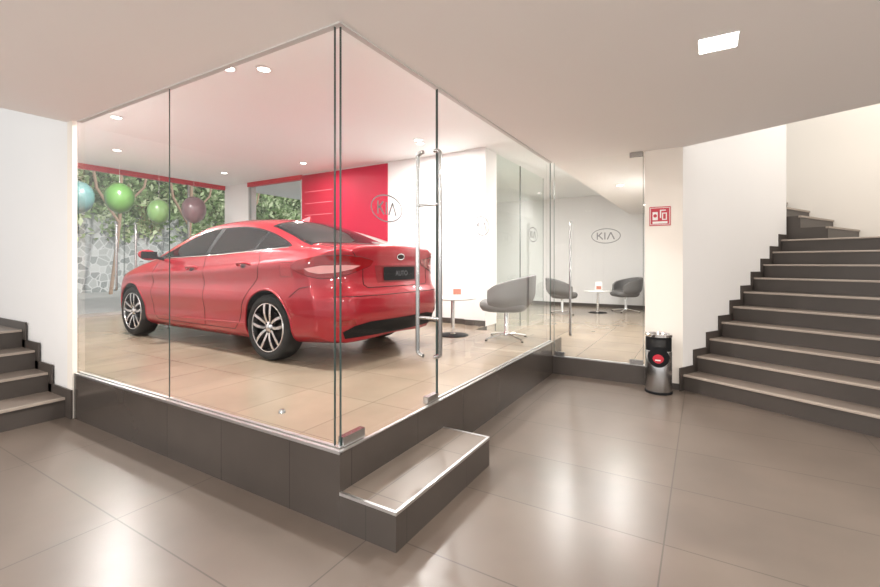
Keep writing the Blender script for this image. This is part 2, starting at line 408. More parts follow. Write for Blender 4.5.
# unseen fill lights on stems behind the camera, added to brighten the lobby ceiling
def globe(x, y, power, h=1.7):
    e = empty('lobby_fill_globe', (x, y, CH))
    tube('stem', [(0, 0, -0.001), (0, 0, h-CH+0.17)], 0.008, M_steel, e)
    lathe('collar', [(0.0001, h-CH+0.19), (0.05, h-CH+0.19), (0.06, h-CH+0.155), (0.0001, h-CH+0.155)], M_steel, parent=e, seg=24)
    l = bpy.data.lights.new('glow', 'POINT'); l.energy = power; l.shadow_soft_size = 0.15; l.color = (1, 0.96, 0.92)
    o = bpy.data.objects.new('glow', l); COL.objects.link(o); o.location = (0, 0, h-CH); o.parent = e
globe(-3.8, -1.6, 95); globe(0.2, -1.5, 110); globe(2.9, -1.2, 80); globe(3.4, 1.2, 55)
p = P0+D2*2.0+DS*1.6
e = empty('landing_fill_light', (p.x, p.y, 5.2))  # unseen fill light high over the stairs, powered to brighten the landing wall
lathe('shade', [(0.0001, 0.1), (0.12, 0.08), (0.18, 0.0), (0.0001, 0.0)], M_white, parent=e)
arealight('beam', (0, 0, -0.03), 0.35, 90, parent=e, color=(1, 0.93, 0.85))
sn_ = bpy.data.lights.new('sun', 'SUN'); sn_.energy = 2.3; sn_.angle = 0.05; sn_.color = (1, 0.97, 0.9)
so = bpy.data.objects.new('sun', sn_); COL.objects.link(so); so.location = (10, 5, 20)
so.rotation_euler = Vector((-1, -0.15, -0.55)).to_track_quat('-Z', 'Y').to_euler()

# ------------------------------------------------------------------ furniture
M_fab = mat('grey_leather', (0.135, 0.13, 0.126), 0.5)
def tub_chair(loc, rz):
    e = empty('tub_chair', loc, rz)
    nt, nv = 48, 14; V = []; F = []
    A = math.radians(125)
    for i in range(nt+1):
        th = math.pi + (-A+2*A*i/nt)
        k = abs(-1+2*i/nt)
        top = 0.78 - 0.15*(k**1.8) - 0.03*max(0, k-0.85)/0.15
        for j in range(nv+1):
            v = j/nv
            z = 0.355+(top-0.355)*v
            r = 0.205+0.135*(math.sin(min(1, v*2.0)*math.pi/2)**0.8)+0.02*v*(1-k)
            V.append((r*math.cos(th), r*1.0*math.sin(th), z))
    for i in range(nt):
        for j in range(nv):
            a = i*(nv+1)+j; F.append((a, a+nv+1, a+nv+2, a+1))
    sh = from_data('shell', V, F, [M_fab], e)
    md = sh.modifiers.new('s', 'SOLIDIFY'); md.thickness = 0.06; md.offset = -1
    md = sh.modifiers.new('b', 'BEVEL'); md.width = 0.02; md.segments = 3; md.limit_method = 'ANGLE'; md.angle_limit = math.radians(50)
    for p in sh.data.polygons: p.use_smooth = True
    V = []; F = []; N = 40; lv = [(0.0, .335), (.70, .338), (.88, .352), (.985, .39), (1.0, .42), (.985, .445), (.92, .465), (.6, .476), (0.0, .48)]
    for s, z in lv:
        for i in range(N):
            t = 2*math.pi*i/N; c, q = math.cos(t), math.sin(t)
            ex_ = 2/3.2
            V.append((0.03+s*0.285*math.copysign(abs(c)**ex_, c), s*0.275*math.copysign(abs(q)**ex_, q), z))
    for l in range(len(lv)-1):
        for i in range(N): F.append((l*N+i, l*N+(i+1) % N, (l+1)*N+(i+1) % N, (l+1)*N+i))
    from_data('seat', V, F, [M_fab], e, 60)
    lathe('stem', [(0.0001, 0.345), (0.09, 0.343), (0.09, 0.33), (0.03, 0.32), (0.024, 0.10), (0.038, 0.075), (0.038, 0.04), (0.0001, 0.04)], M_chrome, parent=e)
    for i in range(4):
        a = math.pi/4+i*math.pi/2; c, s = math.cos(a), math.sin(a)
        tube('foot_%d' % (i+1), [(0.02*c, 0.02*s, 0.062), (0.15*c, 0.15*s, 0.045), (0.30*c, 0.30*s, 0.018)], 0.013, M_chrome, e)
        lathe('glide_%d' % (i+1), [(0.0001, 0.012), (0.014, 0.012), (0.016, 0.0), (0.0001, 0.0)], M_black, loc=(0.30*c, 0.30*s, 0), seg=16, parent=e)
    return e
def table(loc, rz=0):
    e = empty('round_side_table', loc, rz)
    lathe('top', [(0.0001, 0.462), (0.27, 0.462), (0.288, 0.468), (0.292, 0.476), (0.288, 0.484), (0.28, 0.487), (0.0001, 0.487)], M_white, parent=e)
    lathe('stem', [(0.0001, 0.462), (0.09, 0.460), (0.09, 0.452), (0.026, 0.445), (0.024, 0.03), (0.035, 0.018), (0.0001, 0.018)], M_chrome, parent=e, seg=32)
    lathe('base', [(0.0001, 0.020), (0.05, 0.019), (0.19, 0.010), (0.20, 0.004), (0.20, 0.0), (0.0001, 0.0)], M_black, parent=e)
def display(loc, rz):
    e = empty('tabletop_sign_holder', loc, rz)
    box('stand', -0.05, 0.05, -0.03, 0.03, 0, 0.006, M_white, e)
    box('sheet', -0.075, 0.075, -0.003, 0.003, 0.006, 0.20, M_white, e)
    box('print', -0.05, 0.05, -0.0045, -0.003, 0.03, 0.10, mat('print', (0.5, 0.18, 0.12), 0.5), e)
tub_chair((-2.06, 5.02, PH), math.radians(195))
table((-2.75, 4.92, PH))
display((-2.72, 4.98, PH+0.488), math.radians(30))
tub_chair((-2.62, 9.55, 0.2), math.radians(20))
table((-2.0, 10.15, 0.2))
display((-1.98, 10.15, 0.688), math.radians(20))
tub_chair((-1.50, 10.7, 0.2), math.radians(215))

# litter bin
bn = empty('litter_bin', (-0.385, 4.94, 0))
lathe('body', [(0.0001, 0.0), (0.118, 0.0), (0.122, 0.01), (0.122, 0.42), (0.118, 0.425), (0.0001, 0.425)], M_steel, parent=bn)
lathe('foot_ring', [(0.124, 0.0), (0.127, 0.003), (0.127, 0.022), (0.1225, 0.024)], M_black, parent=bn)
lathe('upper_band', [(0.0001, 0.425), (0.118, 0.425), (0.1185, 0.56), (0.0001, 0.56)], M_black, parent=bn)
lathe('rim', [(0.10, 0.585), (0.118, 0.595), (0.127, 0.59), (0.127, 0.565), (0.119, 0.56)], M_chrome, parent=bn)
lathe('ash_tray', [(0.0001, 0.565), (0.09, 0.566), (0.10, 0.588), (0.104, 0.588)], M_steel, parent=bn)
def curved(name, r, a0, a1, z0, z1, m, parent, n=16, poly=None):
    V = []; F = []
    for i in range(n+1):
        t = i/n; a = a0+(a1-a0)*t
        zz = (z0, z1) if poly is None else ((z0+z1)/2-(z1-z0)/2*math.sin(math.pi*t)**.6, (z0+z1)/2+(z1-z0)/2*math.sin(math.pi*t)**.6)
        V += [(r*math.cos(a), r*math.sin(a), zz[0]), (r*math.cos(a), r*math.sin(a), zz[1])]
    for i in range(n): F.append((2*i, 2*i+2, 2*i+3, 2*i+1))
    return from_data(name, V, F, [m], parent, 60)
a0 = math.atan2(-4.94, 0.385)
curved('label', 0.1232, a0-0.95, a0+0.95, 0.27, 0.46, M_black, bn, poly=1)
curved('label_red', 0.1238, a0-0.45, a0+0.40, 0.31, 0.40, M_redsign, bn, poly=1)
curved('label_white', 0.1242, a0-0.25, a0+0.15, 0.335, 0.348, M_white, bn)
curved('flap', 0.120, a0-0.6, a0+0.6, 0.47, 0.54, mat('flap', (0.06, 0.06, 0.06), 0.25, 0.6), bn)

# fire sign
fs = empty('fire_equipment_sign', (-0.387, YD, 1.79))
box('plate', -0.10, 0.10, -0.006, -0.0005, -0.10, 0.10, M_redsign, fs)
boxes('border', [(-0.092, 0.092, -0.0075, -0.006, 0.085, 0.090), (-0.092, 0.092, -0.0075, -0.006, -0.09, -0.085), (-0.092, -0.087, -0.0075, -0.006, -0.09, 0.09), (0.087, 0.092, -0.0075, -0.006, -0.09, 0.09),
                  (-0.07, 0.07, -0.0075, -0.006, -0.078, -0.055), (-0.07, -0.02, -0.0075, -0.006, -0.04, 0.045), (0.0, 0.055, -0.0075, -0.006, 0.055, 0.066), (0.0, 0.012, -0.0075, -0.006, -0.02, 0.055), (0.02, 0.065, -0.0075, -0.006, -0.04, 0.035)], M_white, fs)
lathe('hose_icon', [(0.0001, -0.009), (0.018, -0.009), (0.018, -0.007), (0.0001, -0.007)], M_redsign, loc=(-0.045, 0, 0.005), seg=24, parent=fs, axis='Y')
boxes('door_icon', [(0.030, 0.055, -0.009, -0.0075, -0.03, 0.025)], M_redsign, fs)

lathe('door_stopper', [(0.0001, 0.022), (0.012, 0.02), (0.02, 0.01), (0.022, 0.0), (0.0001, 0.0)], M_steel, loc=(-2.23, 1.83, PH), seg=24)

# balloons
def balloon(loc, r, col):
    e = empty('balloon', loc)
    m = mat('balloon', col, 0.3, coat=0.2)
    prof = []
    for i in range(25):
        a = -math.pi/2+math.pi*i/24
        rr = r*math.cos(a); z = r*math.sin(a)*(1.12 if a > 0 else 1.28)
        prof.append((max(rr, 0.0001), z))
    prof = [(0.0001, -r*1.36), (0.018, -r*1.34), (0.008, -r*1.29)]+prof[1:]
    lathe('skin', prof, m, parent=e, smooth=80)
    tube('string', [(0, 0, r*1.12), (0, 0, CH2-loc[2]-0.004)], 0.002, M_white, e)
balloon((-8.5, 3.62, 2.42), 0.215, (0.085, 0.20, 0.05))
balloon((-8.5, 4.25, 2.25), 0.185, (0.15, 0.27, 0.10))
balloon((-8.5, 4.89, 2.35), 0.215, (0.19, 0.12, 0.13))
balloon((-8.5, 3.04, 2.36), 0.215, (0.07, 0.15, 0.15))

# ------------------------------------------------------------------ exterior
M_pave = mat('pavement', (0.42, 0.42, 0.42), 0.8)
box('ground_street', -20, XW-0.2, -6, 22, 0.0, 0.34, M_pave)
box('ground_yard', XW-0.2, -6.2, YB+0.3, 22, 0.0, 0.30, M_pave)
def stonemat():
    m = mat('rubble_stone', (0.4, 0.4, 0.38), 0.9); nt = m.node_tree; N = nt.nodes; L = nt.links
    g = N.new('ShaderNodeNewGeometry'); v = N.new('ShaderNodeTexVoronoi'); v.inputs['Scale'].default_value = 4.5
    v2 = N.new('ShaderNodeTexVoronoi'); v2.feature = 'DISTANCE_TO_EDGE'; v2.inputs['Scale'].default_value = 4.5
    L.new(g.outputs['Position'], v.inputs['Vector']); L.new(g.outputs['Position'], v2.inputs['Vector'])
    r = N.new('ShaderNodeValToRGB'); r.color_ramp.elements[0].color = (0.20, 0.22, 0.22, 1); r.color_ramp.elements[1].color = (0.48, 0.49, 0.49, 1)
    sx = N.new('ShaderNodeSeparateColor'); L.new(v.outputs['Color'], sx.inputs[0]); L.new(sx.outputs[0], r.inputs[0])
    e = N.new('ShaderNodeMath'); e.operation = 'LESS_THAN'; e.inputs[1].default_value = 0.06; L.new(v2.outputs['Distance'], e.inputs[0])
    mx = N.new('ShaderNodeMix'); mx.data_type = 'RGBA'; L.new(e.outputs[0], mx.inputs[0]); L.new(r.outputs[0], mx.inputs[6]); mx.inputs[7].default_value = (0.50, 0.51, 0.52, 1)
    L.new(mx.outputs[2], N['Principled BSDF'].inputs['Base Color'])
    return m
box('stone_retaining_wall', -17.6, -17.0, 0, 21, 0.34, 3.0, stonemat())
M_earth = mat('planted_bank', (0.12, 0.14, 0.07), 0.95)
box('planted_bank', -18.4, -17.8, 0, 21, 0.34, 7.5, M_earth)
def leafmat():
    m = mat('leaves', (0.1, 0.25, 0.05), 0.6); nt = m.node_tree; N = nt.nodes; L = nt.links
    g = N.new('ShaderNodeNewGeometry'); r = N.new('ShaderNodeValToRGB')
    r.color_ramp.elements[0].color = (0.10, 0.17, 0.06, 1); r.color_ramp.elements[1].color = (0.66, 0.73, 0.50, 1)
    e = r.color_ramp.elements.new(0.5); e.color = (0.28, 0.40, 0.18, 1)
    L.new(g.outputs['Random Per Island'], r.inputs[0]); L.new(r.outputs[0], N['Principled BSDF'].inputs['Base Color'])
    return m
V = []; F = []
for i in range(26000):
    y = random.uniform(0, 21); z = 2.0+4.8*random.random()
    edge = 2.40+0.35*math.sin(y*2.3)+0.22*math.sin(y*5.1)
    if z < edge and random.random() < 0.88: continue
    x = -16.95+random.uniform(-0.3, 0.45)+0.25*math.sin(y*2.1+z*3)
    if z < 3.15: x = max(x, -16.80)
    c = Vector((x, y, z)); s = random.uniform(0.06, 0.17)
    a = Vector((random.gauss(0, 1), random.gauss(0, 1), random.gauss(0, 1))).normalized(); b = a.orthogonal().normalized()
    n = len(V); V += [c-a*s, c+b*s*0.45, c+a*s, c-b*s*0.45]; F.append((n, n+1, n+2, n+3))
from_data('hanging_foliage', V, F, [leafmat()])
M_bark = mat('bark', (0.32, 0.22, 0.16), 0.9)
for ty in (6.4, 8.6, 10.6):
    tt = empty('tree', (-15.6, ty, 0.34))
    tube('trunk', [(0, 0, 0), (0.1, 0.1, 1.2), (0.0, 0.25, 2.4), (0.1, 0.3, 5.6)], 0.05, M_bark, tt)
    tube('branch_1', [(0.03, 0.22, 2.2), (0.1, -0.4, 3.2), (0.1, -0.7, 5.2)], 0.04, M_bark, tt)
    tube('branch_2', [(0.03, 0.25, 2.6), (0.1, 0.9, 3.4), (0.1, 1.2, 5.0)], 0.035, M_bark, tt)

# ------------------------------------------------------------------ CAR
def pchip(tab):
    xs = np.array([p[0] for p in tab], float); ys = np.array([p[1] for p in tab], float)
    h = np.diff(xs); d = np.diff(ys)/h; m = np.zeros(len(xs)); m[0] = d[0]; m[-1] = d[-1]
    for i in range(1, len(xs)-1):
        if d[i-1]*d[i] <= 0: m[i] = 0
        else:
            w1_ = 2*h[i]+h[i-1]; w2_ = h[i]+2*h[i-1]; m[i] = (w1_+w2_)/(w1_/d[i-1]+w2_/d[i])
    def f(x):
        x = min(max(x, xs[0]), xs[-1]); i = min(max(int(np.searchsorted(xs, x)-1), 0), len(h)-1)
        t = (x-xs[i])/h[i]
        return float(ys[i]*(1+2*t)*(1-t)**2+m[i]*h[i]*t*(1-t)**2+ys[i+1]*t*t*(3-2*t)+m[i+1]*h[i]*t*t*(t-1))
    return f
fw = pchip([(0, .76), (.3, .82), (.6, .865), (.9, .885), (1.5, .882), (2.5, .886), (3.3, .886), (3.7, .892), (4.1, .88), (4.4, .86), (4.56, .84)])
fzb = pchip([(0, .22), (.5, .19), (1.2, .165), (3.3, .165), (4.0, .2), (4.56, .24)])
fzE = pchip([(0, .62), (.4, .70), (1, .78), (2, .82), (3, .865), (3.8, .925), (4.3, .94), (4.56, .93)])
fzF = pchip([(0, .66), (.15, .70), (.4, .78), (.8, .86), (1.2, .925), (1.6, .955), (2.5, .985), (3.3, 1.02), (3.8, 1.045), (4.1, 1.045), (4.4, 1.035), (4.56, 1.02)])
fdF = pchip([(0, .10), (.5, .10), (1.2, .075), (1.6, .055), (2.5, .05), (3.5, .055), (4.1, .085), (4.4, .10), (4.56, .10)])
fzG = pchip([(0, .70), (.15, .74), (.4, .82), (.8, .90), (1.1, .955), (1.3, 1.02), (1.6, 1.15), (1.9, 1.27), (2.15, 1.34), (2.6, 1.375), (3.0, 1.355), (3.3, 1.30), (3.6, 1.205), (3.85, 1.12), (4.0, 1.085), (4.2, 1.07), (4.4, 1.065), (4.56, 1.05)])
fyG = pchip([(0, .50), (.4, .62), (.8, .66), (1.1, .69), (1.4, .70), (1.8, .635), (2.15, .585), (2.6, .565), (3.0, .565), (3.3, .575), (3.6, .60), (3.85, .64), (4.1, .66), (4.4, .64), (4.56, .6)])
fzI = pchip([(0, .72), (.15, .77), (.4, .86), (.8, .945), (1.1, .995), (1.25, 1.03), (1.6, 1.20), (1.9, 1.33), (2.15, 1.40), (2.6, 1.435), (3.0, 1.425), (3.3, 1.38), (3.6, 1.285), (3.85, 1.18), (4.0, 1.125), (4.2, 1.105), (4.45, 1.105), (4.56, 1.09)])
fxr = pchip([(.1, 4.40), (.25, 4.46), (.38, 4.53), (.50, 4.56), (.62, 4.555), (.68, 4.515), (.8, 4.49), (.93, 4.49), (1.03, 4.505), (1.09, 4.50), (1.12, 4.44)])
fxf = pchip([(.1, .16), (.25, .06), (.4, .01), (.5, .0), (.62, .02), (.70, .06), (.80, .16), (.9, .3)])
def catmull(P, n):
    P = [np.array(p, float) for p in P]; out = []
    Q = [2*P[0]-P[1]]+P+[2*P[-1]-P[-2]]
    Q[0] = np.array([-P[1][0], P[1][1]]); Q[-1] = np.array([-P[-2][0], P[-2][1]])
    for i in range(1, len(Q)-2):
        p0, p1, p2, p3 = Q[i-1:i+3]
        t0 = 0; t1 = t0+max(np.linalg.norm(p1-p0), 1e-4)**.5; t2 = t1+max(np.linalg.norm(p2-p1), 1e-4)**.5; t3 = t2+max(np.linalg.norm(p3-p2), 1e-4)**.5
        for k in range(n):
            t = t1+(t2-t1)*k/n
            A1 = (t1-t)/(t1-t0)*p0+(t-t0)/(t1-t0)*p1; A2 = (t2-t)/(t2-t1)*p1+(t-t1)/(t2-t1)*p2; A3 = (t3-t)/(t3-t2)*p2+(t-t2)/(t3-t2)*p3
            B1 = (t2-t)/(t2-t0)*A1+(t-t0)/(t2-t0)*A2; B2 = (t3-t)/(t3-t1)*A2+(t-t1)/(t3-t1)*A3
            out.append((t2-t)/(t2-t1)*B1+(t-t1)/(t2-t1)*B2)
    out.append(P[-1]); return out
def section(x):
    w = fw(x); zb = fzb(x); zE = fzE(x); zF = fzF(x); zG = fzG(x); yG = fyG(x); zI = fzI(x)
    yF = w-fdF(x)
    s = np.clip((x-0.9)/0.5, 0, 1)*np.clip((4.0-x)/0.5, 0, 1)
    P = [(0, zb), (w-.14, zb), (w-.035-.01*s, zb+.09), (w-.012-.016*s, .42), (w, .58), (w-.006-.020*s, (0.62+zE)/2-0.01), (w-.002, zE), (w-.026, zE+0.35*(zF-zE)), (yF, zF),
         (yF+(yG-yF)*.5+.012*s, zF+(zG-zF)*.5), (yG+.012, zG-.02), (yG-.05, zG+.012), (yG*.6, zG+(zI-zG)*.72), (0, zI)]
    return catmull(P, 5)
smin = lambda a, b, k=.05: .5*(a+b-math.sqrt((a-b)**2+k*k))
smax = lambda a, b, k=.05: .5*(a+b+math.sqrt((a-b)**2+k*k))
dr = lambda y: .09*(y/.8)**2+.24*(max(0, abs(y)-.58)/.30)**2.4
df = lambda y: .16*(y/.8)**2+.36*(max(0, abs(y)-.48)/.38)**2.2
stn = []
for sc in (0.0, .15, .35, .55, .72, .85, .94, .985): stn.append((-.2, 0.0, sc))
for x in np.arange(0.0, 4.5601, 0.024): stn.append((x, x, 1.0))
for sc in (.985, .95, .90, .83, .72, .6, .45, .3, .15, 0.0): stn.append((4.75, 4.56, sc))
V = []; F = []; nr = None
for xu, xs_, sc in stn:
    sec = section(xs_); zm = 0.62 if xs_ < 1 else 0.68
    half = [(p[0]*sc, zm+(p[1]-zm)*sc) for p in sec]
    ring = half+[(-y, z) for y, z in half[-2:0:-1]]
    nr = len(ring)
    for y, z in ring:
        x = smin(xu, fxr(z)-dr(y)) if xs_ > 2 else smax(xu, fxf(z)+df(y))
        V.append((x, y, z))
for i in range(len(stn)-1):
    for j in range(nr):
        k = (j+1) % nr; F.append((i*nr+j, (i+1)*nr+j, (i+1)*nr+k, i*nr+k))
M_paint = mat('car_paint_red', (0.34, 0.0015, 0.014), 0.38, 0.3, 0.8)
M_cglass = mat('car_glass', (0.012, 0.014, 0.015), 0.03, 0.0, spec=0.5)
M_rub = mat('rubber', (0.02, 0.02, 0.02), 0.75, spec=0.3)
M_rim = mat('alloy', (0.62, 0.62, 0.63), 0.25, 1.0)
M_rimd = mat('alloy_dark', (0.03, 0.03, 0.035), 0.4, 0.6)
M_well = mat('wheel_well', (0.008, 0.008, 0.008), 0.9)
M_tail = mat('tail_lens', (0.24, 0.002, 0.006), 0.06, coat=1.0)
M_tail2 = mat('tail_lens_inner', (0.70, 0.30, 0.30), 0.1, coat=1.0)
M_gap = mat('panel_gap', (0.02, 0.002, 0.003), 0.7)
car = empty('car', (-7.079, 3.674, PH), math.radians(-1.5))
bm = bmesh.new()
vs = [bm.verts.new(v) for v in V]
for f in F:
    try: bm.faces.new([vs[i] for i in f])
    except Exception: pass
bmesh.ops.remove_doubles(bm, verts=bm.verts, dist=0.0004)
bmesh.ops.recalc_face_normals(bm, faces=bm.faces)
me = bpy.data.meshes.new('body'); bm.to_mesh(me)
bvh = BVHTree.FromBMesh(bm); bm.free()
body = newobj('body', me, None, [M_paint, M_well])
WR = 0.315; AXF, AXR = 0.88, 3.58
cutV = []; cutF = []
for ax in (AXF, AXR):
    for sg in (-1, 1):
        n = len(cutV); N = 64
        for yy in (0.60*sg, 1.1*sg):
            for i in range(N):
                a = 2*math.pi*i/N; cutV.append((ax+0.348*math.cos(a), yy, WR+0.01+0.348*math.sin(a)))
        cutF += [tuple(n+i for i in range(N)), tuple(n+N+i for i in range(N))[::-1]]
        for i in range(N): j = (i+1) % N; cutF.append((n+i, n+N+i, n+N+j, n+j))
cut = from_data('cut', cutV, cutF, [M_well])
b = bmesh.new(); b.from_mesh(cut.data); bmesh.ops.recalc_face_normals(b, faces=b.faces); b.to_mesh(cut.data); b.free()
bo = body.modifiers.new('b', 'BOOLEAN'); bo.operation = 'DIFFERENCE'; bo.object = cut; bo.solver = 'EXACT'
try: bo.material_mode = 'TRANSFER'
except Exception: pass
dg = bpy.context.evaluated_depsgraph_get(); me2 = bpy.data.meshes.new_from_object(body.evaluated_get(dg))
bpy.data.objects.remove(body); bpy.data.objects.remove(cut)
body = bpy.data.objects.new('body', me2); COL.objects.link(body); body.parent = car
for p in me2.polygons: p.use_smooth = True
me2.set_sharp_from_angle(angle=math.radians(50))

def hit(o, d, off=0.0):
    loc, nrm, i, dist = bvh.ray_cast(Vector(o), Vector(d))
    if loc is None: loc, nrm, i, dist = bvh.find_nearest(Vector(o)+Vector(d)*1.0)
    if nrm.dot(Vector(d)) > 0: nrm = -nrm
    return loc+nrm*off
def patch(name, poly, O, U, Vv, D, off, m, res=0.04):
    O, U, Vv, D = map(Vector, (O, U, Vv, D))
    P = []
    n = len(poly)
    for i in range(n):
        a = Vector(poly[i]); c = Vector(poly[(i+1) % n]); k = max(1, int((c-a).length/(res*0.7)))
        for q in range(k): P.append(a+(c-a)*q/k)
    nb = len(P)
    def inside(x, y):
        r = False; j = nb-1
        for i in range(nb):
            if (P[i].y > y) != (P[j].y > y) and x < (P[j].x-P[i].x)*(y-P[i].y)/(P[j].y-P[i].y)+P[i].x: r = not r
            j = i
        return r
    x0 = min(p.x for p in P); x1 = max(p.x for p in P); y0 = min(p.y for p in P); y1 = max(p.y for p in P)
    pts = list(P)
    bd = np.array([(p.x, p.y) for p in P])
    for x in np.arange(x0+res/2, x1, res):
        for y in np.arange(y0+res/2, y1, res):
            if inside(x, y) and np.min(np.hypot(bd[:, 0]-x, bd[:, 1]-y)) > res*0.35: pts.append(Vector((x, y)))
    r = delaunay_2d_cdt(pts, [], [list(range(nb))], 1, 1e-6)
    VV = [hit(O+U*p.x+Vv*p.y, D, off) for p in r[0]]
    FF = [tuple(f) for f in r[2]]
    o = from_data(name, VV, FF, [m], car)
    bb = bmesh.new(); bb.from_mesh(o.data)
    for f in bb.faces:
        f.normal_update()
        if f.normal.dot(D) > 0: f.normal_flip()
    bb.to_mesh(o.data); bb.free()
    for p in o.data.polygons: p.use_smooth = True
    return o
def line(name, pts2, O, U, Vv, D, r=0.0035, m=None, off=-0.0005, closed=False, n=14):
    O, U, Vv, D = map(Vector, (O, U, Vv, D)); out = []
    q = list(pts2)+([pts2[0]] if closed else [])
    for i in range(len(q)-1):
        a = Vector(q[i]); c = Vector(q[i+1]); k = max(2, int((c-a).length/0.03))
        for t in range(k): out.append(hit(O+U*(a.x+(c.x-a.x)*t/k)+Vv*(a.y+(c.y-a.y)*t/k), D, off))
    out.append(hit(O+U*q[-1][0]+Vv*q[-1][1], D, off))
    tube(name, out, r, m or M_gap, car, 2)

dtop = pchip([(1.44, .985), (1.75, 1.112), (2.0, 1.215), (2.2, 1.277), (2.5, 1.318), (2.8, 1.318), (3.1, 1.29), (3.35, 1.235), (3.6, 1.155), (3.80, 1.085)])
dbot = pchip([(1.44, .980), (2.0, .995), (2.5, 1.008), (3.2, 1.04), (3.80, 1.075)])
def pane(xa, xb, ins, n=16, sk=0.0):
    lo = [(x, dbot(x)+ins) for x in np.linspace(xa, xb, n)]
    hi = [(x, max(dtop(x)-ins, dbot(x)+ins+.004)) for x in np.linspace(xb-sk, xa-sk if xa > 1.7 else xa, n)]
    return lo+hi
X_, Z_ = (1, 0, 0), (0, 0, 1)
for sg in (-1, 1):
    O = (0, 1.6*sg, 0); D = (0, -sg, 0)
    sn = 'left' if sg < 0 else 'right'
    patch('window_trim_'+sn, pane(1.45, 3.80, 0.0, 40), O, X_, Z_, D, 0.0022, M_black, 0.035)
    patch('front_window_'+sn, pane(1.60, 2.47, 0.014), O, X_, Z_, D, 0.004, M_cglass, 0.035)
    patch('rear_window_'+sn, pane(2.55, 3.30, 0.014), O, X_, Z_, D, 0.004, M_cglass, 0.035)
    patch('quarter_window_'+sn, pane(3.335, 3.70, 0.014), O, X_, Z_, D, 0.004, M_cglass, 0.03)
    line('belt_moulding_'+sn, [(x, dbot(x)-0.006) for x in np.linspace(1.46, 3.8, 20)], O, X_, Z_, D, 0.006, M_chrome, 0.0)
    line('front_door_gap_'+sn, [(1.50, .965), (1.44, .85), (1.40, .60), (1.42, .34), (1.50, .26), (2.52, .26), (2.53, .60), (2.51, 1.0)], O, X_, Z_, D)
    line('rear_door_gap_'+sn, [(2.53, .26), (3.05, .26), (3.14, .34), (3.20, .50), (3.32, .66), (3.44, .78), (3.48, .92), (3.44, 1.035)], O, X_, Z_, D)
    line('fender_gap_'+sn, [(0.75, .875), (1.10, .915), (1.42, .955)], O, X_, Z_, D)
    line('fuel_door_'+sn, [(3.80, .80), (3.95, .80), (3.95, .93), (3.80, .93)], O, X_, Z_, D, 0.002, closed=True) if sg < 0 else None
    line('sill_crease_'+sn, [(1.25, .30), (3.22, .33)], O, X_, Z_, D, 0.012, M_paint, -0.004)
    line('bumper_gap_'+sn, [(3.93, .62), (4.05, .70), (4.18, .72)], O, X_, Z_, D)
    for hx, hz in ((2.30, .865), (3.24, .905)):
        p = [hit((hx+t, 1.6*sg, hz+t*0.04), D, h_) for t, h_ in ((-.10, .0), (-.085, .026), (-.03, .034), (.03, .034), (.085, .026), (.10, .0))]
        tube('door_handle_'+sn, p, 0.013, M_paint, car, 4)
        patch('handle_cup_'+sn, [(hx-.06+.05*math.cos(a)*1.0+.06, hz-.004+.028*math.sin(a)) for a in np.linspace(0, 2*math.pi, 16)[:-1]], O, X_, Z_, D, 0.0015, M_gap, 0.02)
    for nm, ax in (('front', AXF), ('rear', AXR)):
        pts = []
        for a in np.linspace(math.radians(-18), math.radians(198), 44):
            q = (ax+0.352*math.cos(a), 1.6*sg, WR+0.01+0.352*math.sin(a))
            if q[2] < 0.2: continue
            pts.append(hit(q, D, -0.004))
        tube('arch_lip_%s_%s' % (nm, sn), pts, 0.011, M_paint, car, 4)
    mv = []; mf = []; nu, nv = 20, 12
    for i in range(nu):
        a = 2*math.pi*i/nu
        for j in range(nv+1):
            ph = -math.pi/2+math.pi*j/nv
            cx_ = math.cos(ph); sy = math.sin(ph)
            x = 1.57+0.075*cx_*math.cos(a); z = 1.015+0.062*cx_*math.sin(a)+0.008*sy
            if math.cos(a) > 0: x = 1.57+0.028*cx_*math.cos(a)
            mv.append((x, sg*(0.985+0.105*sy), z))
    for i in range(nu):
        k = (i+1) % nu
        for j in range(nv): mf.append((i*(nv+1)+j, k*(nv+1)+j, k*(nv+1)+j+1, i*(nv+1)+j+1))
    from_data('mirror_'+sn, mv, mf, [M_paint], car, 80)
    tube('mirror_arm_'+sn, [(1.58, sg*.80, .965), (1.585, sg*.90, .985), (1.58, sg*.96, .99)], 0.018, M_black, car)
    box('mirror_glass_'+sn, 1.598, 1.602, min(sg*.90, sg*1.07), max(sg*.90, sg*1.07), .975, 1.055, M_black, car)
    ang = math.radians(42); Dd = Vector((-math.cos(ang), -sg*math.sin(ang), 0)); Uu = Vector((-math.sin(ang), sg*math.cos(ang), 0))
    Oc = Vector((4.30, sg*.72, 0))-Dd*1.2
    tl = [(-.36, .90), (-.30, .945), (-.10, .985), (.10, .99), (.25, .975), (.37, .945), (.34, .90), (.20, .845), (.05, .80), (-.10, .785), (-.24, .815), (-.33, .86)]
    tl = [(-u, z) for u, z in tl]
    patch('tail_lamp_'+sn, tl, Oc, Uu, Z_, Dd, 0.006, M_tail, 0.03)
    tl3 = [(-.24, .875), (-.10, .90), (.10, .905), (.24, .90), (.16, .868), (.02, .838), (-.12, .828), (-.20, .845)]
    tl3 = [(-u, z) for u, z in tl3]
    patch('tail_lamp_inner_'+sn, tl3, Oc, Uu, Z_, Dd, 0.009, M_tail2, 0.03)
    line('tail_lamp_gap_'+sn, tl, Oc, Uu, Z_, Dd, 0.004, M_gap, 0.001, closed=True)
    patch('reflector_'+sn, [(-.20, .385), (-.02, .375), (.0, .395), (-.03, .425), (-.18, .43)], Vector((4.30, sg*.72, 0))-Dd*1.2, Uu, Z_, Dd, 0.008, M_tail, 0.03)
    Df = Vector((math.cos(ang), -sg*math.sin(ang), 0)); Uf = Vector((math.sin(ang), sg*math.cos(ang), 0))
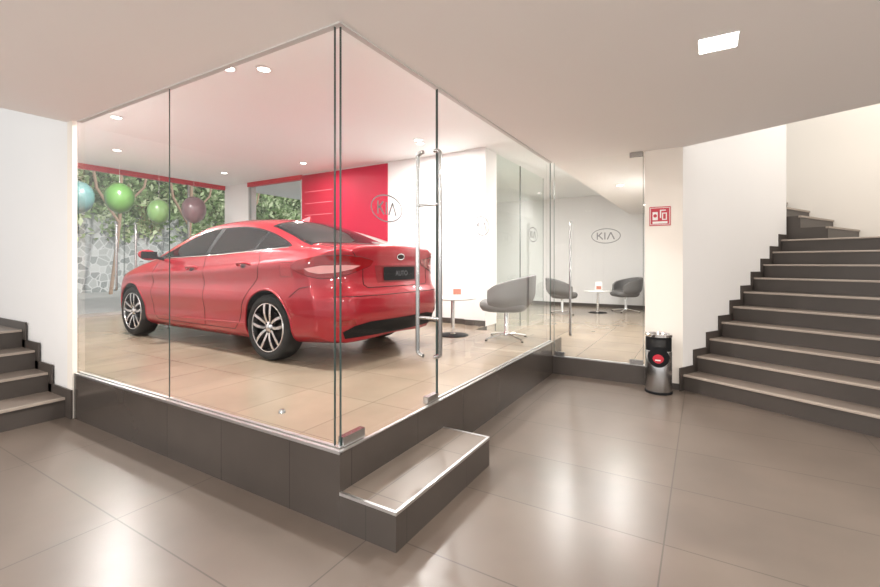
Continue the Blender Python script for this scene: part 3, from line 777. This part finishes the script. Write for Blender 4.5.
    patch('head_lamp_'+sn, [(-.22, .62), (-.2, .70), (0, .745), (.2, .79), (.33, .80), (.24, .74), (.1, .66), (-.05, .62)], Vector((.30, sg*.62, 0))-Df*1.2, Uf, Z_, Df, 0.006, M_chrome, 0.03)

Ox = (6, 0, 0); Dx = (-1, 0, 0); Y_ = (0, 1, 0)
def rr(w, z0, z1, c=0.02):
    return [(-w+c, z0), (w-c, z0), (w, z0+c), (w, z1-c), (w-c, z1), (-w+c, z1), (-w, z1-c), (-w, z0+c)]
line('trunk_gap', [(-.63, 1.03), (-.56, .95), (-.50, .86), (-.50, .73), (-.46, .70), (.46, .70), (.50, .73), (.50, .86), (.56, .95), (.63, 1.03)], Ox, Y_, Z_, Dx, 0.004)
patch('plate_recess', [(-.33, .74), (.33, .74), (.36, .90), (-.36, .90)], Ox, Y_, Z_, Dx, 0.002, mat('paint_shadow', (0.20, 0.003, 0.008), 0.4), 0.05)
patch('licence_plate', rr(.25, .755, .885, .01), Ox, Y_, Z_, Dx, 0.009, M_black, 0.05)
textmesh('plate_text', 'AUTO', 0.07, mat('plate_grey', (0.10, 0.10, 0.11), 0.5), Matrix.Translation((4.512, 0, .82)) @ Matrix.Rotation(math.pi/2, 4, 'Z') @ Matrix.Rotation(math.pi/2, 4, 'X'), car)
patch('trunk_strip', [(-.34, .905), (.34, .905), (.35, .922), (-.35, .922)], Ox, Y_, Z_, Dx, 0.008, M_paint, 0.05)
patch('emblem', [(0.06*math.cos(a), .985+.032*math.sin(a)) for a in np.linspace(0, 2*math.pi, 25)[:-1]], Ox, Y_, Z_, Dx, 0.006, M_chrome, 0.03)
patch('emblem_inner', [(0.05*math.cos(a), .985+.024*math.sin(a)) for a in np.linspace(0, 2*math.pi, 25)[:-1]], Ox, Y_, Z_, Dx, 0.008, M_gap, 0.03)
patch('lower_bumper_insert', [(-.66, .255), (.66, .255), (.70, .32), (.62, .37), (.45, .395), (-.45, .395), (-.62, .37), (-.70, .32)], Ox, Y_, Z_, Dx, 0.004, M_black, 0.04)
line('bumper_crease', [(-.78, .63), (.78, .63)], Ox, Y_, Z_, Dx, 0.004)
lathe('exhaust_tip', [(0.028, 0.0), (0.033, 0.0), (0.033, 0.12), (0.028, 0.12), (0.028, 0.0)], M_chrome, parent=car, seg=24)
ex = car.children[-1]; ex.rotation_euler = (0, math.pi/2, 0); ex.location = (4.40, 0.45, 0.235)
Of = (-2, 0, 0)
patch('grille', [(-.42, .60), (.42, .60), (.48, .66), (.40, .70), (-.40, .70), (-.48, .66)], Of, Y_, Z_, (1, 0, 0), 0.004, M_black, 0.05)
patch('lower_grille', [(-.5, .28), (.5, .28), (.42, .45), (-.42, .45)], Of, Y_, Z_, (1, 0, 0), 0.004, M_black, 0.05)
Ot = (0, 0, 3); Dt = (0, 0, -1)
def tg(name, xa, xb, cva, cvb, inset, off, m):
    ya = fyG(xa)-inset; yb = fyG(xb)-inset
    P = []
    for t in np.linspace(-1, 1, 15): P.append((xb+cvb*(1-t*t), t*yb))
    for x in np.linspace(xb, xa, 10)[1:-1]: P.append((x, fyG(x)-inset))
    for t in np.linspace(1, -1, 15): P.append((xa+cva*(1-t*t), t*ya))
    for x in np.linspace(xa, xb, 10)[1:-1]: P.append((x, -(fyG(x)-inset)))
    return patch(name, P, Ot, X_, Y_, Dt, off, m, 0.045)
tg('rear_screen_trim', 3.27, 3.94, -0.02, 0.05, 0.012, 0.002, M_black)
tg('rear_screen', 3.30, 3.92, -0.02, 0.05, 0.035, 0.0045, M_cglass)
tg('windscreen_trim', 1.22, 2.06, -0.10, -0.08, 0.012, 0.002, M_black)
tg('windscreen', 1.26, 2.03, -0.10, -0.08, 0.035, 0.0045, M_cglass)
patch('sunroof', [(2.2, -.38), (2.85, -.38), (2.85, .38), (2.2, .38)], Ot, X_, Y_, Dt, 0.003, M_cglass, 0.06)
line('trunk_top_gap', [(4.40, -.66), (4.02, -.60), (3.99, -.3), (3.99, .3), (4.02, .60), (4.40, .66)], Ot, X_, Y_, Dt, 0.004)
line('hood_gap', [(.25, -.5), (.8, -.70), (1.18, -.74)], Ot, X_, Y_, Dt, 0.004)
from_data('antenna_fin', [(3.02, 0, fzI(3.02)+.0), (3.2, -.02, fzI(3.2)-.005), (3.2, .02, fzI(3.2)-.005), (3.19, 0, fzI(3.2)+.06)], [(0, 1, 3), (0, 3, 2), (1, 2, 3), (0, 2, 1)], [M_paint], car)

def wheel(nm, cx, sg):
    e = empty(nm, (cx, sg*0.865, WR), 0 if sg < 0 else math.pi, car)   # local -y is outboard
    lathe('tire', [(.225, .19), (.240, .205), (.275, .208), (.300, .198), (.312, .175), (.315, .14), (.315, .06), (.312, .03), (.300, .008), (.275, -.004), (.250, .0), (.234, .010), (.228, .02)], M_rub, parent=e, seg=72, axis='Y', smooth=60)
    lathe('rim_barrel', [(.234, .008), (.230, .002), (.222, .003), (.215, .03), (.208, .12), (.222, .19)], M_rim, parent=e, seg=72, axis='Y')
    lathe('backing', [(.0001, .09), (.21, .10)], M_well, parent=e, seg=40, axis='Y')
    lathe('brake_disc', [(.0001, .07), (.135, .07), (.135, .085)], mat('disc', (.12, .12, .12), .4, 1.0), parent=e, seg=40, axis='Y')
    V = []; F = []; MI = []
    def spoke(a, r0, r1, w0, w1, skew0, skew1, y0, y1, th, mi):
        n = len(V); K = 6
        for k in range(K+1):
            t = k/K; r = r0+(r1-r0)*t; w = w0+(w1-w0)*t; an = a+skew0+(skew1-skew0)*t; y = y0+(y1-y0)*t-0.010*math.sin(math.pi*t)
            c, s = math.cos(an), math.sin(an)
            for dw, dy in ((-w, th), (-w*.8, 0), (w*.8, 0), (w, th)):
                V.append((r*c-dw*s, y+dy, r*s+dw*c))
        for k in range(K):
            for q in range(3):
                F.append((n+k*4+q, n+k*4+q+1, n+(k+1)*4+q+1, n+(k+1)*4+q)); MI.append(0 if q == 1 else 1)
            F.append((n+k*4+3, n+k*4, n+(k+1)*4, n+(k+1)*4+3)); MI.append(1)
    for i in range(5):
        a = math.pi/2+i*2*math.pi/5
        for s in (-1, 1):
            spoke(a, 0.045, 0.225, 0.015, 0.018, s*0.40, s*0.19, 0.020, 0.006, 0.035, 0)
    me_ = bpy.data.meshes.new('spokes'); me_.from_pydata(V, [], F); me_.materials.append(M_rim); me_.materials.append(M_rimd)
    for p, i in zip(me_.polygons, MI): p.material_index = i
    o = bpy.data.objects.new('spokes', me_); COL.objects.link(o); o.parent = e
    b = bmesh.new(); b.from_mesh(me_); bmesh.ops.recalc_face_normals(b, faces=b.faces); b.to_mesh(me_); b.free()
    lathe('hub_cap', [(.0001, .006), (.026, .008), (.034, .014), (.058, .022), (.062, .04), (.0001, .05)], M_rim, parent=e, seg=40, axis='Y')
    for i in range(5):
        a = math.pi/2+math.pi/5+i*2*math.pi/5
        lathe('nut_%d' % i, [(.0001, .012), (.008, .012), (.008, .03), (.0001, .03)], M_rimd, loc=(.045*math.cos(a), 0, .045*math.sin(a)), seg=8, parent=e, axis='Y')
wheel('wheel_front_left', AXF, -1); wheel('wheel_rear_left', AXR, -1)
wheel('wheel_front_right', AXF, 1); wheel('wheel_rear_right', AXR, 1)

# ------------------------------------------------------------------ world, camera
w = bpy.data.worlds.new('World'); S.world = w; w.use_nodes = True
bg = w.node_tree.nodes['Background']; bg.inputs[0].default_value = (1.0, 0.985, 0.97, 1); bg.inputs[1].default_value = 1.1
cam = bpy.data.cameras.new('Camera'); co = bpy.data.objects.new('Camera', cam); COL.objects.link(co)
cam.sensor_width = 36; cam.lens = 18.0; cam.shift_y = -30.5/880; cam.clip_start = 0.05
co.location = (0, 0, 1.3); co.rotation_euler = (math.pi/2, 0, math.radians(30.87))
S.camera = co
